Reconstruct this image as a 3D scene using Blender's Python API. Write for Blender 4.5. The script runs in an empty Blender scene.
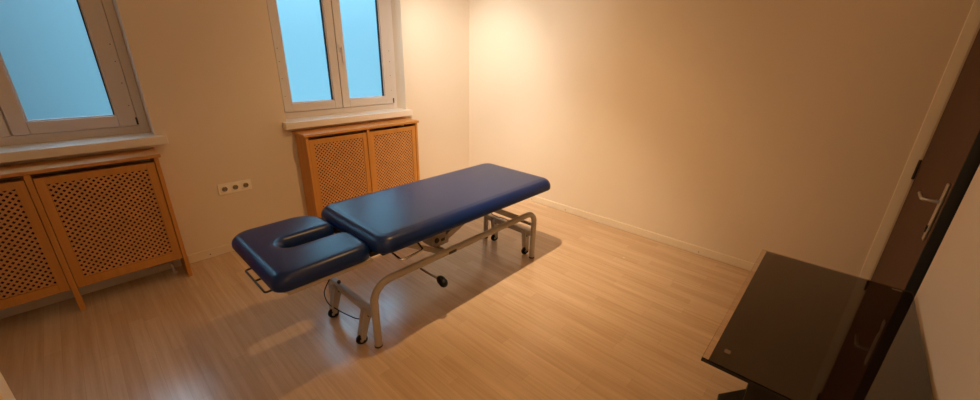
import bpy, bmesh, math
from mathutils import Vector, Matrix
PI = math.pi
sc = bpy.context.scene
COL = sc.collection

# ------------------------------------------------------------------ materials
def mat(name, base, rough=0.5, metal=0.0, spec=0.5, noise=None, bump=None, coat=0.0):
    """noise = (scale, amount): soft variation of the own colour; bump = (scale, strength)"""
    m = bpy.data.materials.new(name); m.use_nodes = True
    nt = m.node_tree; b = nt.nodes['Principled BSDF']
    b.inputs['Base Color'].default_value = (*base, 1)
    b.inputs['Roughness'].default_value = rough
    b.inputs['Metallic'].default_value = metal
    b.inputs['Specular IOR Level'].default_value = spec
    b.inputs['Coat Weight'].default_value = coat
    tc = nt.nodes.new('ShaderNodeTexCoord')
    if noise:
        n = nt.nodes.new('ShaderNodeTexNoise'); n.inputs['Scale'].default_value = noise[0]
        n.inputs['Detail'].default_value = 4
        r = nt.nodes.new('ShaderNodeMix'); r.data_type = 'RGBA'
        a = noise[1]
        r.inputs['A'].default_value = (*[c*(1-a) for c in base], 1)
        r.inputs['B'].default_value = (*[min(1, c*(1+a)) for c in base], 1)
        nt.links.new(tc.outputs['Object'], n.inputs['Vector'])
        nt.links.new(n.outputs['Fac'], r.inputs['Factor'])
        nt.links.new(r.outputs['Result'], b.inputs['Base Color'])
    if bump:
        n2 = nt.nodes.new('ShaderNodeTexNoise'); n2.inputs['Scale'].default_value = bump[0]
        n2.inputs['Detail'].default_value = 3
        bp = nt.nodes.new('ShaderNodeBump'); bp.inputs['Strength'].default_value = bump[1]
        bp.inputs['Distance'].default_value = 0.002
        nt.links.new(tc.outputs['Object'], n2.inputs['Vector'])
        nt.links.new(n2.outputs['Fac'], bp.inputs['Height'])
        nt.links.new(bp.outputs['Normal'], b.inputs['Normal'])
    return m

def wood_mat(name, base, axis_scale, rough=0.45, amt=0.22):
    m = bpy.data.materials.new(name); m.use_nodes = True
    nt = m.node_tree; b = nt.nodes['Principled BSDF']
    tc = nt.nodes.new('ShaderNodeTexCoord'); mp = nt.nodes.new('ShaderNodeMapping')
    mp.inputs['Scale'].default_value = axis_scale
    n = nt.nodes.new('ShaderNodeTexNoise'); n.inputs['Scale'].default_value = 1; n.inputs['Detail'].default_value = 5
    mx = nt.nodes.new('ShaderNodeMix'); mx.data_type = 'RGBA'
    mx.inputs['A'].default_value = (*[c*(1-amt) for c in base], 1)
    mx.inputs['B'].default_value = (*[min(1, c*(1+amt)) for c in base], 1)
    L = nt.links.new
    L(tc.outputs['Object'], mp.inputs['Vector']); L(mp.outputs['Vector'], n.inputs['Vector'])
    L(n.outputs['Fac'], mx.inputs['Factor']); L(mx.outputs['Result'], b.inputs['Base Color'])
    b.inputs['Roughness'].default_value = rough
    b.inputs['Specular IOR Level'].default_value = 0.35
    return m

def floor_mat():
    m = bpy.data.materials.new('laminate_floor'); m.use_nodes = True
    nt = m.node_tree; b = nt.nodes['Principled BSDF']; L = nt.links.new
    tc = nt.nodes.new('ShaderNodeTexCoord')
    mp = nt.nodes.new('ShaderNodeMapping'); mp.inputs['Rotation'].default_value = (0, 0, PI/2)
    L(tc.outputs['Object'], mp.inputs['Vector'])
    br = nt.nodes.new('ShaderNodeTexBrick')
    br.inputs['Scale'].default_value = 1.0
    br.inputs['Brick Width'].default_value = 0.46
    br.inputs['Row Height'].default_value = 0.066
    br.inputs['Mortar Size'].default_value = 0.0006
    br.inputs['Mortar Smooth'].default_value = 0.3
    br.inputs['Bias'].default_value = 0.0
    br.offset = 0.37; br.offset_frequency = 2; br.squash = 1.35; br.squash_frequency = 3
    br.inputs['Color1'].default_value = (0.60, 0.440, 0.295, 1)
    br.inputs['Color2'].default_value = (0.68, 0.515, 0.355, 1)
    br.inputs['Mortar'].default_value = (0.50, 0.36, 0.23, 1)
    L(mp.outputs['Vector'], br.inputs['Vector'])
    mp2 = nt.nodes.new('ShaderNodeMapping'); mp2.inputs['Scale'].default_value = (42, 1.6, 1)
    L(tc.outputs['Object'], mp2.inputs['Vector'])
    n = nt.nodes.new('ShaderNodeTexNoise'); n.inputs['Scale'].default_value = 1; n.inputs['Detail'].default_value = 6
    n.inputs['Roughness'].default_value = 0.6
    L(mp2.outputs['Vector'], n.inputs['Vector'])
    cr = nt.nodes.new('ShaderNodeValToRGB')
    cr.color_ramp.elements[0].position = 0.3; cr.color_ramp.elements[0].color = (0.84, 0.80, 0.76, 1)
    cr.color_ramp.elements[1].position = 0.7; cr.color_ramp.elements[1].color = (1.05, 1.05, 1.05, 1)
    L(n.outputs['Fac'], cr.inputs['Fac'])
    mx = nt.nodes.new('ShaderNodeMix'); mx.data_type = 'RGBA'; mx.blend_type = 'MULTIPLY'
    mx.inputs['Factor'].default_value = 1.0
    L(br.outputs['Color'], mx.inputs['A']); L(cr.outputs['Color'], mx.inputs['B'])
    L(mx.outputs['Result'], b.inputs['Base Color'])
    n3 = nt.nodes.new('ShaderNodeTexNoise'); n3.inputs['Scale'].default_value = 6
    mr = nt.nodes.new('ShaderNodeMapRange'); mr.inputs['To Min'].default_value = 0.18; mr.inputs['To Max'].default_value = 0.30
    L(tc.outputs['Object'], n3.inputs['Vector']); L(n3.outputs['Fac'], mr.inputs['Value'])
    L(mr.outputs['Result'], b.inputs['Roughness'])
    b.inputs['Specular IOR Level'].default_value = 0.8
    return m

def frosted_mat():
    m = bpy.data.materials.new('frosted_glass'); m.use_nodes = True
    nt = m.node_tree; L = nt.links.new
    b = nt.nodes['Principled BSDF']
    b.inputs['Base Color'].default_value = (0.92, 0.97, 1, 1)
    b.inputs['Roughness'].default_value = 0.33
    b.inputs['Transmission Weight'].default_value = 1.0
    b.inputs['IOR'].default_value = 1.3
    tr = nt.nodes.new('ShaderNodeBsdfTranslucent'); tr.inputs['Color'].default_value = (0.9, 0.96, 1, 1)
    mx = nt.nodes.new('ShaderNodeMixShader'); mx.inputs['Fac'].default_value = 0.06
    L(b.outputs['BSDF'], mx.inputs[1]); L(tr.outputs['BSDF'], mx.inputs[2])
    L(mx.outputs['Shader'], nt.nodes['Material Output'].inputs['Surface'])
    return m

def glass_mat():
    m = bpy.data.materials.new('clear_glass'); m.use_nodes = True
    b = m.node_tree.nodes['Principled BSDF']
    b.inputs['Base Color'].default_value = (0.93, 0.86, 0.80, 1)
    b.inputs['Roughness'].default_value = 0.02
    b.inputs['Transmission Weight'].default_value = 1.0
    b.inputs['IOR'].default_value = 1.5
    return m

M = dict(
    wall=mat('cream_wall_paint', (0.80, 0.70, 0.565), 0.85, spec=0.2, noise=(2.5, 0.02), bump=(60, 0.15)),
    ceil=mat('ceiling_paint', (0.80, 0.73, 0.62), 0.9, spec=0.2, noise=(2, 0.02)),
    skirt=mat('cream_skirting', (0.80, 0.71, 0.57), 0.5, noise=(5, 0.03)),
    casing=mat('cream_gloss_paint', (0.93, 0.86, 0.72), 0.45, noise=(5, 0.02)),
    pvc=mat('white_window_plastic', (0.68, 0.62, 0.575), 0.35, noise=(4, 0.02)),
    sill=mat('white_sill_stone', (0.82, 0.76, 0.68), 0.32, noise=(12, 0.03)),
    gasket=mat('black_rubber', (0.008, 0.011, 0.016), 0.6, noise=(20, 0.2)),
    steel=mat('brushed_steel', (0.55, 0.53, 0.5), 0.28, 1.0, noise=(40, 0.08)),
    chrome=mat('chrome', (0.75, 0.75, 0.76), 0.12, 1.0, noise=(40, 0.04)),
    darkmetal=mat('dark_metal', (0.06, 0.055, 0.05), 0.4, 0.8, noise=(40, 0.1)),
    paint=mat('grey_frame_paint', (0.45, 0.41, 0.37), 0.38, noise=(9, 0.04)),
    paint_d=mat('dull_grey_paint', (0.30, 0.27, 0.235), 0.45, noise=(9, 0.06)),
    vinyl=mat('navy_vinyl', (0.004, 0.022, 0.120), 0.30, spec=0.36, noise=(6, 0.08), bump=(420, 0.12)),
    board=mat('black_board', (0.010, 0.010, 0.012), 0.7, noise=(8, 0.1)),
    plastic=mat('black_plastic', (0.006, 0.006, 0.007), 0.5, spec=0.25, noise=(20, 0.1)),
    rubber=mat('grey_rubber', (0.05, 0.045, 0.04), 0.6, noise=(20, 0.1)),
    box=mat('grey_housing', (0.33, 0.30, 0.27), 0.5, noise=(25, 0.15)),
    badge=mat('dark_badge', (0.03, 0.028, 0.026), 0.4, noise=(80, 0.6)),
    socket=mat('white_socket_plastic', (0.92, 0.86, 0.74), 0.3, noise=(6, 0.02)),
    socket_d=mat('socket_recess', (0.22, 0.175, 0.125), 0.45, noise=(6, 0.05)),
    brown=mat('dark_brown_door', (0.085, 0.036, 0.016), 0.55, spec=0.3, noise=(5, 0.12)),
    panel=mat('dark_tabletop', (0.015, 0.005, 0.002), 0.6, spec=0.05, noise=(7, 0.12)),
    sticker=mat('pale_sticker', (0.20, 0.14, 0.09), 0.5, noise=(60, 0.1)),
    black=mat('black_lacquer', (0.004, 0.004, 0.004), 0.35, noise=(9, 0.1)),
    wood_v=wood_mat('beech_vertical_grain', (0.57, 0.262, 0.06), (38, 38, 2.2)),
    wood_h=wood_mat('beech_horizontal_grain', (0.58, 0.27, 0.075), (2.2, 38, 38)),
    hole_shade=mat('dark_hole_shade', (0.030, 0.011, 0.004), 0.9, spec=0.1, noise=(9, 0.1)),  # shade inside the covers, put into the colour
    lattice=wood_mat('beech_lattice', (0.63, 0.32, 0.12), (14, 14, 14)),
    floor=floor_mat(), frost=frosted_mat(), glass=glass_mat(),
)

# ------------------------------------------------------------------ mesh helpers
def obj(name, bm, m, parent=None, smooth=False):
    me = bpy.data.meshes.new(name); bm.normal_update(); bm.to_mesh(me); bm.free()
    if smooth:
        for p in me.polygons: p.use_smooth = True
    me.materials.append(M[m] if isinstance(m, str) else m)
    o = bpy.data.objects.new(name, me); COL.objects.link(o)
    if parent:
        o.parent = parent
        off = world_loc(parent)
        me.transform(Matrix.Translation(-off))
    return o
def world_loc(o):
    v = Vector(o.location)
    while o.parent: o = o.parent; v += Vector(o.location)
    return v
def thing(name, label, cat, loc, group=None):
    o = bpy.data.objects.new(name, None); COL.objects.link(o)
    o.location = loc; o.empty_display_size = 0.1
    o['label'] = label; o['category'] = cat
    if group: o['group'] = group
    return o
def struct(name, bm, m, label=None, parent=None):
    o = obj(name, bm, m, parent)
    if parent is None: o['kind'] = 'structure'
    return o
def box(bm, x0, x1, y0, y1, z0, z1, bev=0.0):
    vs = [bm.verts.new((x, y, z)) for z in (z0, z1) for x, y in ((x0, y0), (x1, y0), (x1, y1), (x0, y1))]
    fs = [bm.faces.new([vs[i] for i in f]) for f in
          ((3, 2, 1, 0), (4, 5, 6, 7), (0, 1, 5, 4), (1, 2, 6, 5), (2, 3, 7, 6), (3, 0, 4, 7))]
    if bev > 0:
        es = list({e for f in fs for e in f.edges})
        bmesh.ops.bevel(bm, geom=es, offset=bev, segments=2, profile=0.5, affect='EDGES')
    return bm
def B(*a, bev=0.0):
    return box(bmesh.new(), *a, bev=bev)
def bar(bm, p0, p1, w, h, up=(0, 0, 1)):
    """rectangular bar from p0 to p1; w = sideways, h = along up"""
    p0, p1 = Vector(p0), Vector(p1); d = (p1-p0).normalized()
    s = d.cross(Vector(up)).normalized(); u = s.cross(d).normalized()
    vs = []
    for p in (p0, p1):
        for a, b in ((-1, -1), (1, -1), (1, 1), (-1, 1)):
            vs.append(bm.verts.new(p + s*a*w/2 + u*b*h/2))
    fs = [bm.faces.new([vs[i] for i in f]) for f in
          ((0, 1, 2, 3), (7, 6, 5, 4), (0, 4, 5, 1), (1, 5, 6, 2), (2, 6, 7, 3), (3, 7, 4, 0))]
    bmesh.ops.recalc_face_normals(bm, faces=fs)
    es = list({e for f in fs for e in f.edges})
    bmesh.ops.bevel(bm, geom=es, offset=min(w, h)*0.14, segments=2, profile=0.5, affect='EDGES')
    return bm
def bend_path(pts, radii, n=8):
    """polyline with rounded inner corners"""
    pts = [Vector(p) for p in pts]; out = [pts[0]]
    for i in range(1, len(pts)-1):
        p, a, b = pts[i], (pts[i-1]-pts[i]).normalized(), (pts[i+1]-pts[i]).normalized()
        r = radii if not isinstance(radii, (list, tuple)) else radii[i-1]
        ang = a.angle(b); t = r/math.tan(ang/2)
        c = p + (a+b).normalized()*(r/math.sin(ang/2))
        s, e = p+a*t-c, p+b*t-c
        for k in range(n+1):
            f = k/n; tot = s.angle(e)
            v = (s*math.sin((1-f)*tot)+e*math.sin(f*tot))/math.sin(tot)
            out.append(c+v)
    out.append(pts[-1]); return out
def tube(bm, pts, r, seg=14, closed=False):
    pts = [Vector(p) for p in pts]; n = len(pts); rings = []
    def tan(i):
        if closed: return (pts[(i+1) % n]-pts[i-1]).normalized()
        return (pts[min(i+1, n-1)]-pts[max(i-1, 0)]).normalized()
    t = tan(0); ref = Vector((0, 0, 1)) if abs(t.z) < 0.9 else Vector((1, 0, 0))
    nrm = t.cross(ref).normalized()
    for i in range(n):
        t = tan(i); nrm = (nrm - t*nrm.dot(t)).normalized(); bn = t.cross(nrm)
        rr = r[i] if isinstance(r, (list, tuple)) else r
        rings.append([bm.verts.new(pts[i]+(nrm*math.cos(2*PI*k/seg)+bn*math.sin(2*PI*k/seg))*rr) for k in range(seg)])
    m = n if closed else n-1
    fs = []
    for i in range(m):
        a, b = rings[i], rings[(i+1) % n]
        for k in range(seg):
            fs.append(bm.faces.new((a[k], a[(k+1) % seg], b[(k+1) % seg], b[k])))
    if not closed:
        fs.append(bm.faces.new(list(reversed(rings[0])))); fs.append(bm.faces.new(rings[-1]))
    bmesh.ops.recalc_face_normals(bm, faces=fs)
    return bm
def disc(bm, c, axis, r, h, seg=24, bev=0.0):
    """short cylinder centred at c along axis with softened rims"""
    c = Vector(c); a = Vector(axis).normalized()
    if bev > 0:
        tube(bm, [c-a*h/2, c-a*(h/2-bev), c+a*(h/2-bev), c+a*h/2], [r-bev, r, r, r-bev], seg)
    else:
        tube(bm, [c-a*h/2, c+a*h/2], r, seg)
    return bm
def prism(bm, poly, z0, z1, bev=0.0):
    a = [bm.verts.new((x, y, z0)) for x, y in poly]; b = [bm.verts.new((x, y, z1)) for x, y in poly]
    n = len(poly); fs = [bm.faces.new(list(reversed(a))), bm.faces.new(b)]
    for i in range(n): fs.append(bm.faces.new((a[i], a[(i+1) % n], b[(i+1) % n], b[i])))
    bmesh.ops.recalc_face_normals(bm, faces=fs)
    if bev > 0:
        bmesh.ops.bevel(bm, geom=list({e for f in fs for e in f.edges}), offset=bev, segments=2, profile=0.5, affect='EDGES')
    return bm
def catmull(P, n=8):
    P = [Vector(p) for p in P]; out = []
    for i in range(len(P)-1):
        a, b, c, e = P[max(i-1, 0)], P[i], P[i+1], P[min(i+2, len(P)-1)]
        for k in range(n):
            t = k/n
            out.append(.5*((2*b)+(c-a)*t+(2*a-5*b+4*c-e)*t*t+(3*b-a-3*c+e)*t**3))
    return out+[P[-1]]
def smooth_by_angle(o, ang=35):
    me = o.data
    for p in me.polygons: p.use_smooth = True
    bm = bmesh.new(); bm.from_mesh(me)
    for e in bm.edges:
        if len(e.link_faces) == 2 and e.calc_face_angle(0) > math.radians(ang): e.smooth = False
    bm.to_mesh(me); bm.free()
    return o

# ------------------------------------------------------------------ room shell
XR, YW, YB, ZC = 3.234, 3.319, -0.414, 2.70
XL, XS, YS = -1.15, -0.31, 1.50       # far left wall, near left wall stub, end of the stub
OPEN = ((-0.80, 0.352), (1.178, 2.345)); ZO0, ZO1 = 0.903, 2.36

struct('floor', B(XL-.2, XR+.2, -.75, YW+.32, -.12, 0), 'floor')
struct('ceiling', B(XL-.2, XR+.2, -.75, YW+.32, ZC, ZC+.12), 'ceil')
bm = bmesh.new()
xs = [XL-.2, OPEN[0][0], OPEN[0][1], OPEN[1][0], OPEN[1][1], XR+.2]
for i in range(5):
    if i in (1, 3):
        box(bm, xs[i], xs[i+1], YW, YW+.30, 0, ZO0); box(bm, xs[i], xs[i+1], YW, YW+.30, ZO1, ZC)
    else: box(bm, xs[i], xs[i+1], YW, YW+.30, 0, ZC)
struct('wall_window', bm, 'wall')
struct('wall_right', B(XR, XR+.2, -.75, YW, 0, ZC), 'wall')
bm = B(XS-.1, 2.33, YB-.25, YB, 0, ZC)
box(bm, 2.33, XR, YB-.25, YB-.11, 0, ZC); box(bm, 2.33, XR, YB-.11, YB, 2.03, ZC)
struct('wall_back', bm, 'wall')
bm = B(XS-.12, XS, YB, YS, 0, ZC); box(bm, XL-.2, XS-.12, YS-.12, YS, 0, ZC)
struct('wall_near_left', bm, 'wall')
struct('wall_left', B(XL-.2, XL, YS, YW, 0, ZC), 'wall')
# pale corner casing on the end of the near left wall
struct('trim_1', B(XS, XS+.014, YS-.085, YS, 0, 2.1, bev=.002), 'casing')

def skirting(name, x0, x1, y0, y1, screws):
    bm = B(x0, x1, y0, y1, 0, .068, bev=.004)
    o = struct(name, bm, 'skirt')
    for (c, ax) in screws:
        s = disc(bmesh.new(), c, ax, .004, .003, 10); obj('screw', s, 'darkmetal', o)
    return o
skirting('baseboard_window', .335, 1.20, YW-.016, YW, [((.47, YW-.0165, .030), (0, 1, 0))])
skirting('baseboard_corner', 2.33, XR, YW-.016, YW, [])
skirting('baseboard_right', XR-.014, XR, -.28, YW-.016,
         [((XR-.0145, y, .024), (1, 0, 0)) for y in (2.32, 1.89, .62)])

# ------------------------------------------------------------------ windows
def ring_frame(bm, x0, x1, z0, z1, w, y0, y1, bev=.003, wt=None, wb=None, wr=None):
    wt = w if wt is None else wt; wb = w if wb is None else wb; wr = w if wr is None else wr
    box(bm, x0, x0+w, y0, y1, z0, z1, bev); box(bm, x1-wr, x1, y0, y1, z0, z1, bev)
    box(bm, x0+w, x1-wr, y0, y1, z0, z0+wb, bev); box(bm, x0+w, x1-wr, y0, y1, z1-wt, z1, bev)
def window(name, x0, x1, seam, handle):
    yf = YW+.150                                    # room face of the fixed frame
    z0, z1 = .945, ZO1
    w = bpy.data.objects.new(name, None); COL.objects.link(w); w.location = (seam, yf, z0); w['kind'] = 'structure'
    bm = bmesh.new(); ring_frame(bm, x0, x1, z0, z1, .050, yf, yf+.07, wb=.062)
    box(bm, seam-.022, seam+.022, yf+.012, yf+.046, z0+.05, z1-.04)
    obj('frame', bm, 'pvc', w)
    sl = B(x0-.034 if x0 > 0 else x0-.045, x1+.022 if x0 > 0 else x1+.050, YW-.076, YW-.0005, ZO0+.0005, ZO0+.054, bev=.004)
    box(sl, x0+.001, x1-.001, YW-.0005, yf+.01, ZO0+.0005, ZO0+.054)
    obj('sill', sl, 'sill', w)
    for a, b in ((x0+.050, seam-.0015), (seam+.0015, x1-.050)):
        wl, wr = (.070, .098 if x0 < 0 else .070) if b < seam else (.070, .092)
        sz0, sz1 = z0+.062+.002, z1-.052
        s = bmesh.new(); ring_frame(s, a+.002, b-.002, sz0, sz1, wl, yf-.014, yf+.045, bev=.004, wt=.070, wb=.070, wr=wr)
        # stepped glazing bead
        px0, px1, pz0, pz1 = a+.002+wl, b-.002-wr, sz0+.070, sz1-.070
        sash = obj('sash', s, 'pvc', w)
        bd = bmesh.new(); ring_frame(bd, px0, px1, pz0, pz1, .007, yf+.002, yf+.026, bev=.001)
        obj('glazing_bead', bd, 'pvc', sash)
        obj('gasket', B(px1-.0125, px1-.0072, yf-.0, yf+.026, pz0+.007, pz1-.007), 'gasket', sash)
        obj('pane', B(px0+.001, px1-.001, yf+.026, yf+.034, pz0+.001, pz1-.001), 'frost', sash)
        for k, zz in enumerate((.06, .20, .33, .43)):
            xs_ = (b-.022) if b == x1-.050 else (a+.022)
            obj('screw_cap', disc(bmesh.new(), (xs_, yf-.0145, pz0+zz), (0, 1, 0), .0032, .002, 10), 'rubber', sash)
        outer = b if b == x1-.050 else a
        sg = -1 if outer == b else 1
        hb = bmesh.new(); box(hb, min(outer, outer+sg*.010), max(outer, outer+sg*.010), yf-.022, yf-.014, sz0+.006, sz0+.052, .001)
        obj('hinge_cap', hb, 'rubber' if outer == b else 'pvc', sash)
    if handle:
        hx = seam+.034
        h = bmesh.new(); box(h, hx-.014, hx+.014, yf-.022, yf-.014, 1.485, 1.555, .003)
        disc(h, (hx, yf-.034, 1.52), (0, 1, 0), .009, .026, 14)
        hd = obj('window_handle', h, 'pvc', w)
        g = bmesh.new(); bar(g, (hx, yf-.051, 1.532), (hx+.003, yf-.051, 1.40), .020, .011, (0, 1, 0))
        obj('grip', g, 'pvc', hd)
    return w
window('window_1', *OPEN[0], -.250, False)
window('window_2', *OPEN[1], 1.744, True)

# ------------------------------------------------------------------ radiator covers
def lattice(bm, x0, x1, z0, z1, yf):
    """two layers of slats at 45 degrees, clipped to the rectangle"""
    step, sw, th = .0315, .0106, .003
    def clip(poly):
        for ax, lim, sg in ((0, x0, 1), (0, x1, -1), (1, z0, 1), (1, z1, -1)):
            out = []
            for i in range(len(poly)):
                p, q = poly[i-1], poly[i]
                ip, iq = sg*(p[ax]-lim) >= 0, sg*(q[ax]-lim) >= 0
                if ip != iq:
                    f = (lim-p[ax])/(q[ax]-p[ax]); out.append((p[0]+f*(q[0]-p[0]), p[1]+f*(q[1]-p[1])))
                if iq: out.append(q)
            poly = out
            if len(poly) < 3: return None
        return poly
    hw = sw*math.sqrt(2)/2; W, H = x1-x0, z1-z0
    for layer in (0, 1):
        y0 = yf+layer*th; k = -H
        while k < W+H:
            if layer == 0: P = [(x0+k-hw, z0), (x0+k+hw, z0), (x0+k+hw+H, z1), (x0+k-hw+H, z1)]
            else: P = [(x0+k-hw, z0), (x0+k+hw, z0), (x0+k+hw-H, z1), (x0+k-hw-H, z1)]
            c = clip(P)
            if c:
                a = [bm.verts.new((x, y0, z)) for x, z in c]; b = [bm.verts.new((x, y0+th, z)) for x, z in c]
                n = len(c); fs = [bm.faces.new(a), bm.faces.new(list(reversed(b)))]
                for i in range(n): fs.append(bm.faces.new((a[i], b[i], b[(i+1) % n], a[(i+1) % n])))
                bmesh.ops.recalc_face_normals(bm, faces=fs)
            k += step
    return bm
def radiator_cover(label, x0, x1, xm):
    """x0..x1 = outer faces of the side panels, xm = centre of the middle post"""
    yf, yb, zt = 3.100, YW-.0015, .876
    t = thing('radiator_cover', label, 'radiator cover', ((x0+x1)/2, (yf+yb)/2, 0), 'radiator covers under the windows')
    obj('top_board', B(x0-.014, x1+.014, yf-.012, yb, zt-.021, zt, bev=.003), 'wood_h', t)
    for a, b in ((x0, x0+.022), (x1-.022, x1)):
        obj('side_panel', B(a, b, yf, yb-.018, 0, zt-.021, bev=.0015), 'wood_v', t)
    obj('middle_post', B(xm-.0125, xm+.0125, yf-.002, yf+.045, 0, zt-.021, bev=.0015), 'wood_v', t)
    obj('rear_rail', B(x0+.022, x1-.022, yb-.03, yb-.018, .70, .80), 'wood_h', t)
    for a, b in ((x0+.025, xm-.0155), (xm+.0155, x1-.025)):
        z0, z1, sw = .148, .826, .040
        d = bmesh.new()
        box(d, a, a+sw, yf+.006, yf+.024, z0, z1, .0015); box(d, b-sw, b, yf+.006, yf+.024, z0, z1, .0015)
        box(d, a+sw, b-sw, yf+.006, yf+.024, z0, z0+.055, .0015); box(d, a+sw, b-sw, yf+.006, yf+.024, z1-.040, z1, .0015)
        door = obj('lattice_door', d, 'wood_v', t)
        obj('hole_shade_sheet', B(a+.012, b-.012, yf+.034, yf+.037, z0+.012, z1-.012), 'hole_shade', door)  # dark sheet added as painted shade behind the lattice holes
        obj('lattice_panel', lattice(bmesh.new(), a+sw-.003, b-sw+.003, z0+.052, z1-.037, yf+.013), 'lattice', door)
    return t
radiator_cover('beech radiator cover with lattice doors beneath the window cut off by the left edge', -.775, .313, -.232)
radiator_cover('beech radiator cover with lattice doors standing behind the blue couch', 1.222, 2.310, 1.772)

# heating pipe seen under the left cover's door
pp = thing('heating_pipe', 'pale heating pipe stub with bent elbow under the left lattice cabinet', 'pipe', (.235, 3.23, 0))
bm = tube(bmesh.new(), bend_path([(.235, 3.23, 0), (.235, 3.23, .085), (.10, 3.23, .085), (.10, 3.23, .30)], .028), .0095, 12)
obj('pipe_run', bm, 'pvc', pp, True)
obj('floor_collar', disc(bmesh.new(), (.235, 3.23, .004), (0, 0, 1), .020, .008, 20, .002), 'pvc', pp)

# ------------------------------------------------------------------ triple socket
so = thing('wall_socket', 'white triple power socket on the wall between the two windows', 'socket', (.7295, YW, .508))
bm = bmesh.new()
fx0, fx1, fz0, fz1 = .618, .841, .467, .549
cx = [fx0+.0405, (fx0+fx1)/2, fx1-.0405]
box(bm, fx0, fx1, YW-.011, YW, fz0, fz1, .003)
obj('face_plate', bm, 'socket', so)
for c in cx:
    s = bmesh.new()
    box(s, c-.0265, c+.0265, YW-.013, YW-.0095, .508-.0265, .508+.0265, .0015)
    # raised round rim of the recess
    ringp = [(c+.0205*math.cos(a), YW-.0135, .508+.0205*math.sin(a)) for a in [2*PI*k/28 for k in range(28)]]
    tube(s, ringp, .0018, 8, True)
    ins = obj('socket_insert', s, 'socket', so)
    obj('recess', disc(bmesh.new(), (c, YW-.0135, .508), (0, 1, 0), .0192, .0012, 28), 'socket_d', ins)
    for dx in (-.0095, .0095):
        obj('pin_hole', disc(bmesh.new(), (c+dx, YW-.0143, .508), (0, 1, 0), .0028, .0012, 12), 'gasket', ins)
    for dz in (-.017, .017):
        obj('earth_clip', B(c-.003, c+.003, YW-.0165, YW-.0135, .508+dz-.0025, .508+dz+.0025), 'steel', ins)

# ------------------------------------------------------------------ door
d = bpy.data.objects.new('door_1', None); COL.objects.link(d); d.location = (3.207, -.365, 0); d['kind'] = 'structure'
LX0, LX1, LYF = 2.362, 3.205, -.365
obj('door_leaf', B(LX0, LX1, LYF-.040, LYF, .008, 2.005, bev=.002), 'brown', d)
obj('edge_seal', B(LX0-.004, LX0-.0002, LYF-.040, LYF-.0015, .008, 2.005), 'gasket', d)
obj('handle_plate', B(2.392, 2.426, LYF+.0003, LYF+.008, .778, 1.036, bev=.003), 'steel', d)
bm = tube(bmesh.new(), bend_path([(2.408, LYF+.008, .955), (2.408, LYF+.058, .955), (2.515, LYF+.056, .957)], .014), .0078, 14)
obj('lever_handle', bm, 'steel', d, True)
kc = bmesh.new(); disc(kc, (2.408, LYF+.011, .838), (0, 1, 0), .009, .008, 18, .001); box(kc, 2.4055, 2.4105, LYF+.008, LYF+.013, .815, .838)
obj('keyhole', kc, 'darkmetal', d)
for z in (.935, 1.93):
    obj('hinge', disc(bmesh.new(), (3.203, LYF+.007, z), (0, 0, 1), .0065, .115, 12, .002), 'darkmetal', d)
d.rotation_euler.z = math.radians(1.0)      # leaf pushed slightly off square
# casing on the right wall beside the hinges
struct('trim_2', B(XR-.004, XR, -.360, -.312, 0, 2.09, bev=.001), 'casing')

# ------------------------------------------------------------------ glass topped table
TX0, TX1, TY0, TY1, TZ = 1.247, 2.325, -.402, .157, .562
tb = thing('side_table', 'dark glass-topped table on a black pedestal, in the corner by the brown door', 'table', (1.74, -.115, 0))
obj('glass_top', B(TX0, TX1, TY0, TY1, TZ-.006, TZ, bev=.0012), 'glass', tb)
obj('dark_panel', B(TX0+.004, TX1-.003, TY0+.001, TY1-.019, TZ-.016, TZ-.0068, bev=.001), 'panel', tb)
fe = obj('front_edge_strip', B(TX0-.0035, TX0-.0003, TY0, TY1, TZ-.0135, TZ-.0035, bev=.0008), 'black', tb)
ped = bmesh.new(); box(ped, 1.590, 2.02, -.27, .023, .045, TZ-.0165, .003)
obj('pedestal', ped, 'black', tb)
bp_ = prism(bmesh.new(), [(1.50, .085), (1.735, .117), (1.86, .030), (2.10, .030), (2.20, -.12), (2.10, -.27), (1.86, -.30), (1.70, -.34), (1.50, -.31), (1.42, -.12)], 0, .045, .004)
obj('base_plate', bp_, 'black', tb)
for (x, y, a, b_) in ((1.335, .100, .011, .009), (2.290, .110, .006, .014), (2.295, -.350, .006, .016)):
    obj('corner_sticker', B(x-a, x+a, y-b_, y+b_, TZ+.0002, TZ+.0010), 'sticker', tb)

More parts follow.
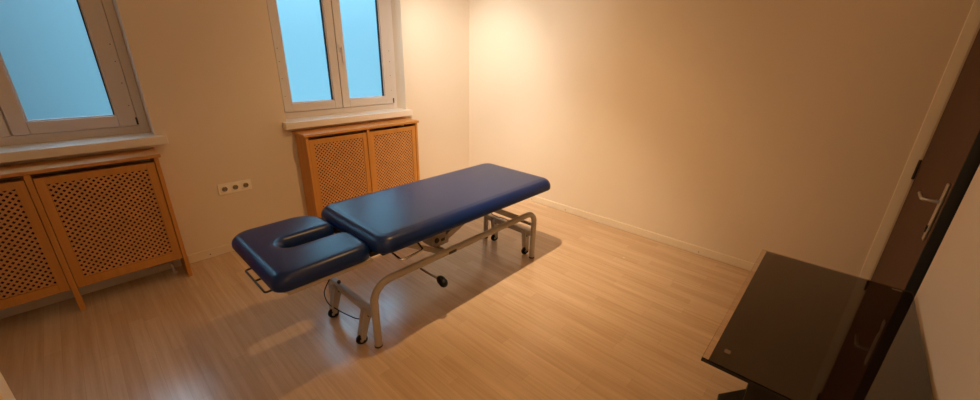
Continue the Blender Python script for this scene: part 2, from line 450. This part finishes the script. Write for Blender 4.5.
# ------------------------------------------------------------------ treatment couch
co = thing('treatment_couch', 'navy blue padded height-adjustable treatment couch with a face slot', 'couch', (1.52, 1.815, 0))
def arc(c, r, a0, a1, n):
    return [(c[0]+r*math.cos(a0+(a1-a0)*k/n), c[1]+r*math.sin(a0+(a1-a0)*k/n)) for k in range(n+1)]
def rrect(x0, x1, y0, y1, r, n=10):
    return (arc((x1-r, y1-r), r, 0, PI/2, n)+arc((x0+r, y1-r), r, PI/2, PI, n) +
            arc((x0+r, y0+r), r, PI, 1.5*PI, n)+arc((x1-r, y0+r), r, 1.5*PI, 2*PI, n))
def pad_mesh(outline, z0, z1, rb, rh, rv, crown=.004):
    """outline(inset) -> points; stacked rings make a bullnose that is widest near the bottom"""
    rings = [(rb+.02, z0)]
    for k in range(5):
        a = PI/2*k/4; rings.append((rb*(1-math.sin(a)), z0+rb*(1-math.cos(a))))
    for k in range(13):
        a = PI/2*k/12; rings.append((rh*(1-math.cos(a)), z1-rv+rv*math.sin(a)))
    rings.append((rh+.010, z1+crown*.5)); rings.append((rh+.020, z1+crown*.7))
    bm = bmesh.new(); R = []
    for ins, z in rings: R.append([bm.verts.new((x, y, z)) for x, y in outline(ins)])
    n = len(R[0])
    for i in range(len(R)-1):
        for k in range(n): bm.faces.new((R[i][k], R[i][(k+1) % n], R[i+1][(k+1) % n], R[i+1][k]))
    bm.faces.new(list(reversed(R[0]))); bm.faces.new(R[-1])
    return bm
PX0, PX1, PY0, PY1 = .862, 2.362, 1.495, 2.200
main_out = lambda i: rrect(PX0+i, PX1-i, PY0+i, PY1-i, max(.085-i*.75, .012))
obj('main_pad', pad_mesh(main_out, .560, .638, .010, .052, .060), 'vinyl', co, True)
HX0, HX1, HY0, HY1 = .402, .862, 1.560, 2.215
def head_out(i, sc_=1.890, sw=.042, sx=.560):
    x0, x1, y0, y1 = HX0+i, HX1-i, HY0+i, HY1-i
    w = sw+i; rc = max(.150-i*.8, .014); rn = max(.085-i*.75, .012); re = max(.060-i*.7, .010); n = 8
    p = arc((x1-rc, y1-rc), rc, 0, PI/2, n)                    # outer corner of the far lobe
    p += arc((x0+.070, y1-.070), .070, PI/2, PI, n)
    p += arc((x0+.055, y0+.055), .055, PI, 1.5*PI, n)
    xn = x1+.014                                               # the near lobe reaches a little further
    p += arc((xn-rn, y0+rn), rn, 1.5*PI, 2*PI, n)
    p += arc((xn-re, sc_-w-re), re, 0, PI/2, n)                # inner corner of the near lobe
    xc = sx+w-i+.0                                             # closed round end of the slot
    p += list(reversed([(xc+w*math.cos(a)*1.0, sc_+w*math.sin(a)) for a in [PI/2+PI*k/14 for k in range(15)]]))
    p += arc((x1-re, sc_+w+re), re, 1.5*PI, 2*PI, n)
    return p
obj('headrest_pad', pad_mesh(head_out, .533, .607, .010, .046, .056, .002), 'vinyl', co, True)
# boards and support frames under the pads
obj('pad_board', B(PX0+.03, PX1-.03, PY0+.035, PY1-.035, .547, .5595), 'board', co)
bm = bmesh.new()
for y in (1.580, 2.180): bar(bm, (.45, y, .5215), (.856, y, .5215), .026, .020)
for x in (.455, .835): bar(bm, (x, 1.594, .5215), (x, 2.167, .5215), .026, .018)
obj('headrest_frame', bm, 'paint', co)
bm = bmesh.new()
for y in (1.63, 2.02): bar(bm, (.87, y, .530), (2.30, y, .530), .035, .034)
for x in (.89, 1.55, 2.26): bar(bm, (x, 1.648, .530), (x, 2.002, .530), .035, .030)
obj('pad_subframe', bm, 'board', co)
# bent-tube side frames with foot caps
for y in (1.56, 2.06):
    bm = tube(bmesh.new(), bend_path([(.836, y, .012), (.836, y, .384), (2.212, y, .392), (2.212, y, .012)], [.105, .085], 10), .0205, 18)
    sf = obj('side_frame', bm, 'paint', co, True)
    for x in (.836, 2.212):
        obj('foot_cap', disc(bmesh.new(), (x, y, .007), (0, 0, 1), .0218, .014, 20, .003), 'rubber', sf)
    if y < 1.8:
        obj('maker_plate', B(1.335, 1.395, y-.0222, y-.0195, .376, .394, bev=.001), 'badge', sf)
# crossbars with castors
def crossbar(x, z, cx_, near_y, far_y):
    bm = bmesh.new(); bar(bm, (x, 1.580, z), (x, 2.040, z), .032, .044)
    cb = obj('crossbar', bm, 'paint', co)
    for y in (near_y, far_y):
        k = bmesh.new()
        # tapering bracket plates
        for s in (-1, 1):
            vs = []
            for yy in (y+s*.017-.002, y+s*.017+.002):
                vs.append([k.verts.new(p) for p in ((x-.027, yy, z+.006), (x+.024, yy, z+.006), (cx_+.016, yy, .056), (cx_+.010, yy, .032), (cx_-.012, yy, .032), (cx_-.018, yy, .060))])
            a, b = vs; fs = [k.faces.new(a), k.faces.new(list(reversed(b)))]
            for i in range(6): fs.append(k.faces.new((a[i], b[i], b[(i+1) % 6], a[(i+1) % 6])))
            bmesh.ops.recalc_face_normals(k, faces=fs)
        bar(k, (cx_-.014, y, .066), (x-.022, y, z), .034, .004, (1, 0, 0))
        obj('castor_bracket', k, 'paint', cb)
        obj('castor_wheel', disc(bmesh.new(), (cx_-.006, y, .031), (.45, .9, 0), .031, .020, 22, .006), 'plastic', cb)
        obj('pivot_bolt', disc(bmesh.new(), (x-.004, y-.0205, z-.030), (0, 1, 0), .009, .004, 14), 'darkmetal', cb)
        obj('castor_axle', disc(bmesh.new(), (cx_-.006, y, .031), (.45, .9, 0), .008, .034, 12), 'steel', cb)
    return cb
cl = crossbar(.834, .205, .790, 1.640, 1.965)
cr_ = crossbar(2.212, .205, 2.226, 1.635, 1.965)
obj('release_knob', disc(bmesh.new(), (.834, 1.945, .232), (0, 0, 1), .010, .022, 12, .003), 'darkmetal', cl)
obj('tie_bar', bar(bmesh.new(), (2.205, 1.580, .285), (2.205, 2.040, .285), .018, .020), 'paint_d', co)
# lift: parallel arms, cross tube, motor housing
for y in (1.600, 2.020):
    obj('lift_arm', bar(bmesh.new(), (1.075, y, .520), (1.355, y, .360), .012, .030), 'paint', co)
    obj('lift_arm', bar(bmesh.new(), (1.790, y, .520), (2.070, y, .372), .012, .030), 'paint', co)
for x, z in ((1.355, .372), (2.070, .380)):
    obj('pivot_tube', tube(bmesh.new(), [(x, 1.575, z), (x, 2.045, z)], .012, 12), 'paint_d', co, True)
mb = bmesh.new(); box(mb, 1.300, 1.415, 1.655, 1.745, .395, .475, .006); box(mb, 1.335, 1.445, 1.665, 1.735, .375, .440, .005)
mt = obj('motor_housing', mb, 'box', co)
obj('motor_cap', disc(bmesh.new(), (1.338, 1.652, .428), (0, 1, 0), .017, .008, 20, .002), 'darkmetal', mt)
obj('motor_label', B(1.372, 1.402, 1.6535, 1.6548, .410, .428), 'badge', mt)
obj('push_rod', bar(bmesh.new(), (1.420, 1.70, .400), (1.70, 1.70, .515), .045, .050), 'paint', co)
# chrome adjusting lever, foot pedal, hand loop, cable
bm = tube(bmesh.new(), bend_path([(.975, 1.66, .522), (.975, 1.490, .502), (1.125, 1.510, .500), (1.165, 1.66, .522)], .020, 6), .0072, 10)
obj('adjusting_lever', bm, 'chrome', co, True)
bm = tube(bmesh.new(), catmull([(1.355, 1.645, .335), (1.29, 1.655, .312), (1.225, 1.675, .285), (1.222, 1.64, .272), (1.262, 1.54, .236)], 6), .0068, 10)
pd = obj('pedal_rod', bm, 'paint_d', co, True)
bm = tube(bmesh.new(), [(1.272, 1.565, .240), (1.268, 1.552, .2385), (1.264, 1.535, .236), (1.258, 1.502, .2305), (1.255, 1.488, .228), (1.253, 1.482, .227)],
          [.010, .021, .0265, .0265, .020, .010], 20)
obj('pedal_pad', bm, 'plastic', pd, True)
bm = tube(bmesh.new(), bend_path([(.47, 1.655, .520), (.386, 1.655, .516), (.386, 1.915, .516), (.47, 1.915, .520)], .012, 5), .0048, 10)
tube(bm, [(.386, 1.785, .516), (.47, 1.785, .520)], .0048, 10)
obj('hand_loop', bm, 'darkmetal', co, True)
cab = [(.835, 2.02, .26), (.815, 2.03, .22), (.775, 2.03, .15), (.772, 1.99, .095), (.79, 1.93, .075), (.805, 1.82, .082), (.812, 1.71, .112), (.825, 1.655, .15), (.86, 1.61, .22), (.862, 1.587, .30)]
obj('power_cable', tube(bmesh.new(), catmull(cab), .0032, 8), 'plastic', co, True)
obj('sensor_cable', tube(bmesh.new(), catmull([(2.20, 2.02, .272), (2.17, 1.93, .262), (2.20, 1.84, .250), (2.212, 1.76, .236)]), .003, 8), 'plastic', co, True)

# smooth shading where it helps
for o in COL.objects:
    if o.type == 'MESH' and not any(p.use_smooth for p in o.data.polygons) and o.name.split('.')[0] in (
            'castor_wheel', 'castor_axle', 'foot_cap', 'keyhole', 'hinge', 'recess', 'floor_collar', 'socket_insert', 'motor_cap', 'screw', 'release_pin', 'window_handle'):
        smooth_by_angle(o)
for n in ('main_pad', 'headrest_pad', 'side_frame', 'side_frame.001'):
    smooth_by_angle(bpy.data.objects[n], 50)

# ------------------------------------------------------------------ light
SKY_LOW, SKY_HIGH = .86, 5.6
w = bpy.data.worlds.new('dusk_sky'); sc.world = w; w.use_nodes = True
nt = w.node_tree; L = nt.links.new; bg = nt.nodes['Background']
tc = nt.nodes.new('ShaderNodeTexCoord')
# brighter overhead than at the horizon, brighter to one side of the courtyard
sep = nt.nodes.new('ShaderNodeSeparateXYZ'); L(tc.outputs['Generated'], sep.inputs[0])
cr = nt.nodes.new('ShaderNodeValToRGB'); e = cr.color_ramp.elements
e[0].position = 0.02; e[0].color = (.27, .72, .97, 1)
e[1].position = 0.60; e[1].color = (.40, .74, 1.0, 1)
L(sep.outputs['Z'], cr.inputs['Fac'])
el = nt.nodes.new('ShaderNodeMapRange'); el.interpolation_type = 'SMOOTHSTEP'
for k, v in (('From Min', .02), ('From Max', .70), ('To Min', SKY_LOW), ('To Max', SKY_HIGH)): el.inputs[k].default_value = v
L(sep.outputs['Z'], el.inputs['Value'])
dp = nt.nodes.new('ShaderNodeVectorMath'); dp.operation = 'DOT_PRODUCT'
az = math.radians(27); dp.inputs[1].default_value = (math.sin(az), math.cos(az), 0)
L(tc.outputs['Generated'], dp.inputs[0])
am = nt.nodes.new('ShaderNodeMapRange')
for k, v in (('From Min', .84), ('From Max', .985), ('To Min', .12), ('To Max', 1.0)): am.inputs[k].default_value = v
L(dp.outputs['Value'], am.inputs['Value'])
# the side-to-side difference fades with height
fz = nt.nodes.new('ShaderNodeMapRange')
for k, v in (('From Min', .1), ('From Max', .5)): fz.inputs[k].default_value = v
L(sep.outputs['Z'], fz.inputs['Value'])
ax = nt.nodes.new('ShaderNodeMix'); ax.data_type = 'FLOAT'; ax.inputs['B'].default_value = 1.0
L(fz.outputs['Result'], ax.inputs['Factor']); L(am.outputs['Result'], ax.inputs['A'])
mu = nt.nodes.new('ShaderNodeMath'); mu.operation = 'MULTIPLY'
L(el.outputs['Result'], mu.inputs[0]); L(ax.outputs['Result'], mu.inputs[1])
L(cr.outputs['Color'], bg.inputs['Color']); L(mu.outputs['Value'], bg.inputs['Strength'])

LP = Vector((1.40, 1.45, 2.52))
def lamp(name, kind, energy, color, loc, size, target=None, cone=None, blend=1.0):
    l = bpy.data.lights.new(name, kind); l.energy = energy; l.color = color; l.shadow_soft_size = size
    if kind == 'SPOT': l.spot_size = math.radians(cone); l.spot_blend = blend
    o = bpy.data.objects.new(name, l); COL.objects.link(o); o.location = loc
    if target is not None: o.rotation_euler = (Vector(target)-Vector(loc)).to_track_quat('-Z', 'Y').to_euler()
    return o
# heads of the ceiling light above the couch, each with its own spread
NEU, WARM, MID = (1, .97, .90), (1, .57, .215), (1, .785, .546)
CORNER, COUCH, R0 = (3.13, 3.08, 1.3), (2.4, 1.9, 0), .010
lamp('ceiling_spot_narrow', 'SPOT', 30, NEU, LP, R0, CORNER, 60)
lamp('ceiling_spot_medium', 'SPOT', 50, NEU, LP, R0, CORNER, 80)
lamp('ceiling_spot_broad', 'SPOT', 14, NEU, LP, R0, CORNER, 100)
lamp('ceiling_glow_wall', 'SPOT', 36, (1, .655, .34), LP, R0, (3.13, 3.08, 1.2), 130)
lamp('ceiling_spot_couch', 'SPOT', 155, MID, LP, R0, COUCH, 70)
lamp('ceiling_spot_floor', 'SPOT', 50, WARM, LP, R0, COUCH, 100)
lamp('ceiling_glow_couch', 'SPOT', 45, WARM, LP, R0, (2.2, 1.9, 0), 130)
# two more heads nearer to the window, turned to the corner, and an added, unseen warm fill that lifts the shadows
lamp('corner_spot_narrow', 'SPOT', 64, NEU, (1.9, 2.75, 2.45), .03, (3.234, 3.0, 1.0), 70)
lamp('corner_spot_broad', 'SPOT', 20, NEU, (1.9, 2.75, 2.45), .03, (3.234, 3.0, .9), 90)
lamp('added_warm_fill', 'POINT', 15, WARM, (.35, .2, 2.5), .35)

# ------------------------------------------------------------------ camera
f, yaw, pitch, roll = 384.099, .831, .363, .022
cy, sy, cp, sp = math.cos(yaw), math.sin(yaw), math.cos(pitch), math.sin(pitch)
fwd = Vector((sy*cp, cy*cp, -sp)); right = Vector((cy, -sy, 0)); up = right.cross(fwd)
r2 = right*math.cos(roll)+up*math.sin(roll); u2 = up*math.cos(roll)-right*math.sin(roll)
cam = bpy.data.cameras.new('camera'); co_ = bpy.data.objects.new('camera', cam); COL.objects.link(co_)
cam.sensor_fit = 'HORIZONTAL'; cam.sensor_width = 36; cam.lens = 36*f/980; cam.clip_start = .02
mw = Matrix((r2, u2, -fwd)).transposed().to_4x4(); mw.translation = Vector((0, 0, 1.5))
co_.matrix_world = mw
sc.camera = co_

sc.view_settings.view_transform = 'Standard'; sc.view_settings.look = 'None'
sc.view_settings.gamma = 1; sc.view_settings.use_curve_mapping = False
sc.view_settings.exposure = 0.0
sc.cycles.use_denoising = True
sc.cycles.max_bounces = 12; sc.cycles.diffuse_bounces = 6
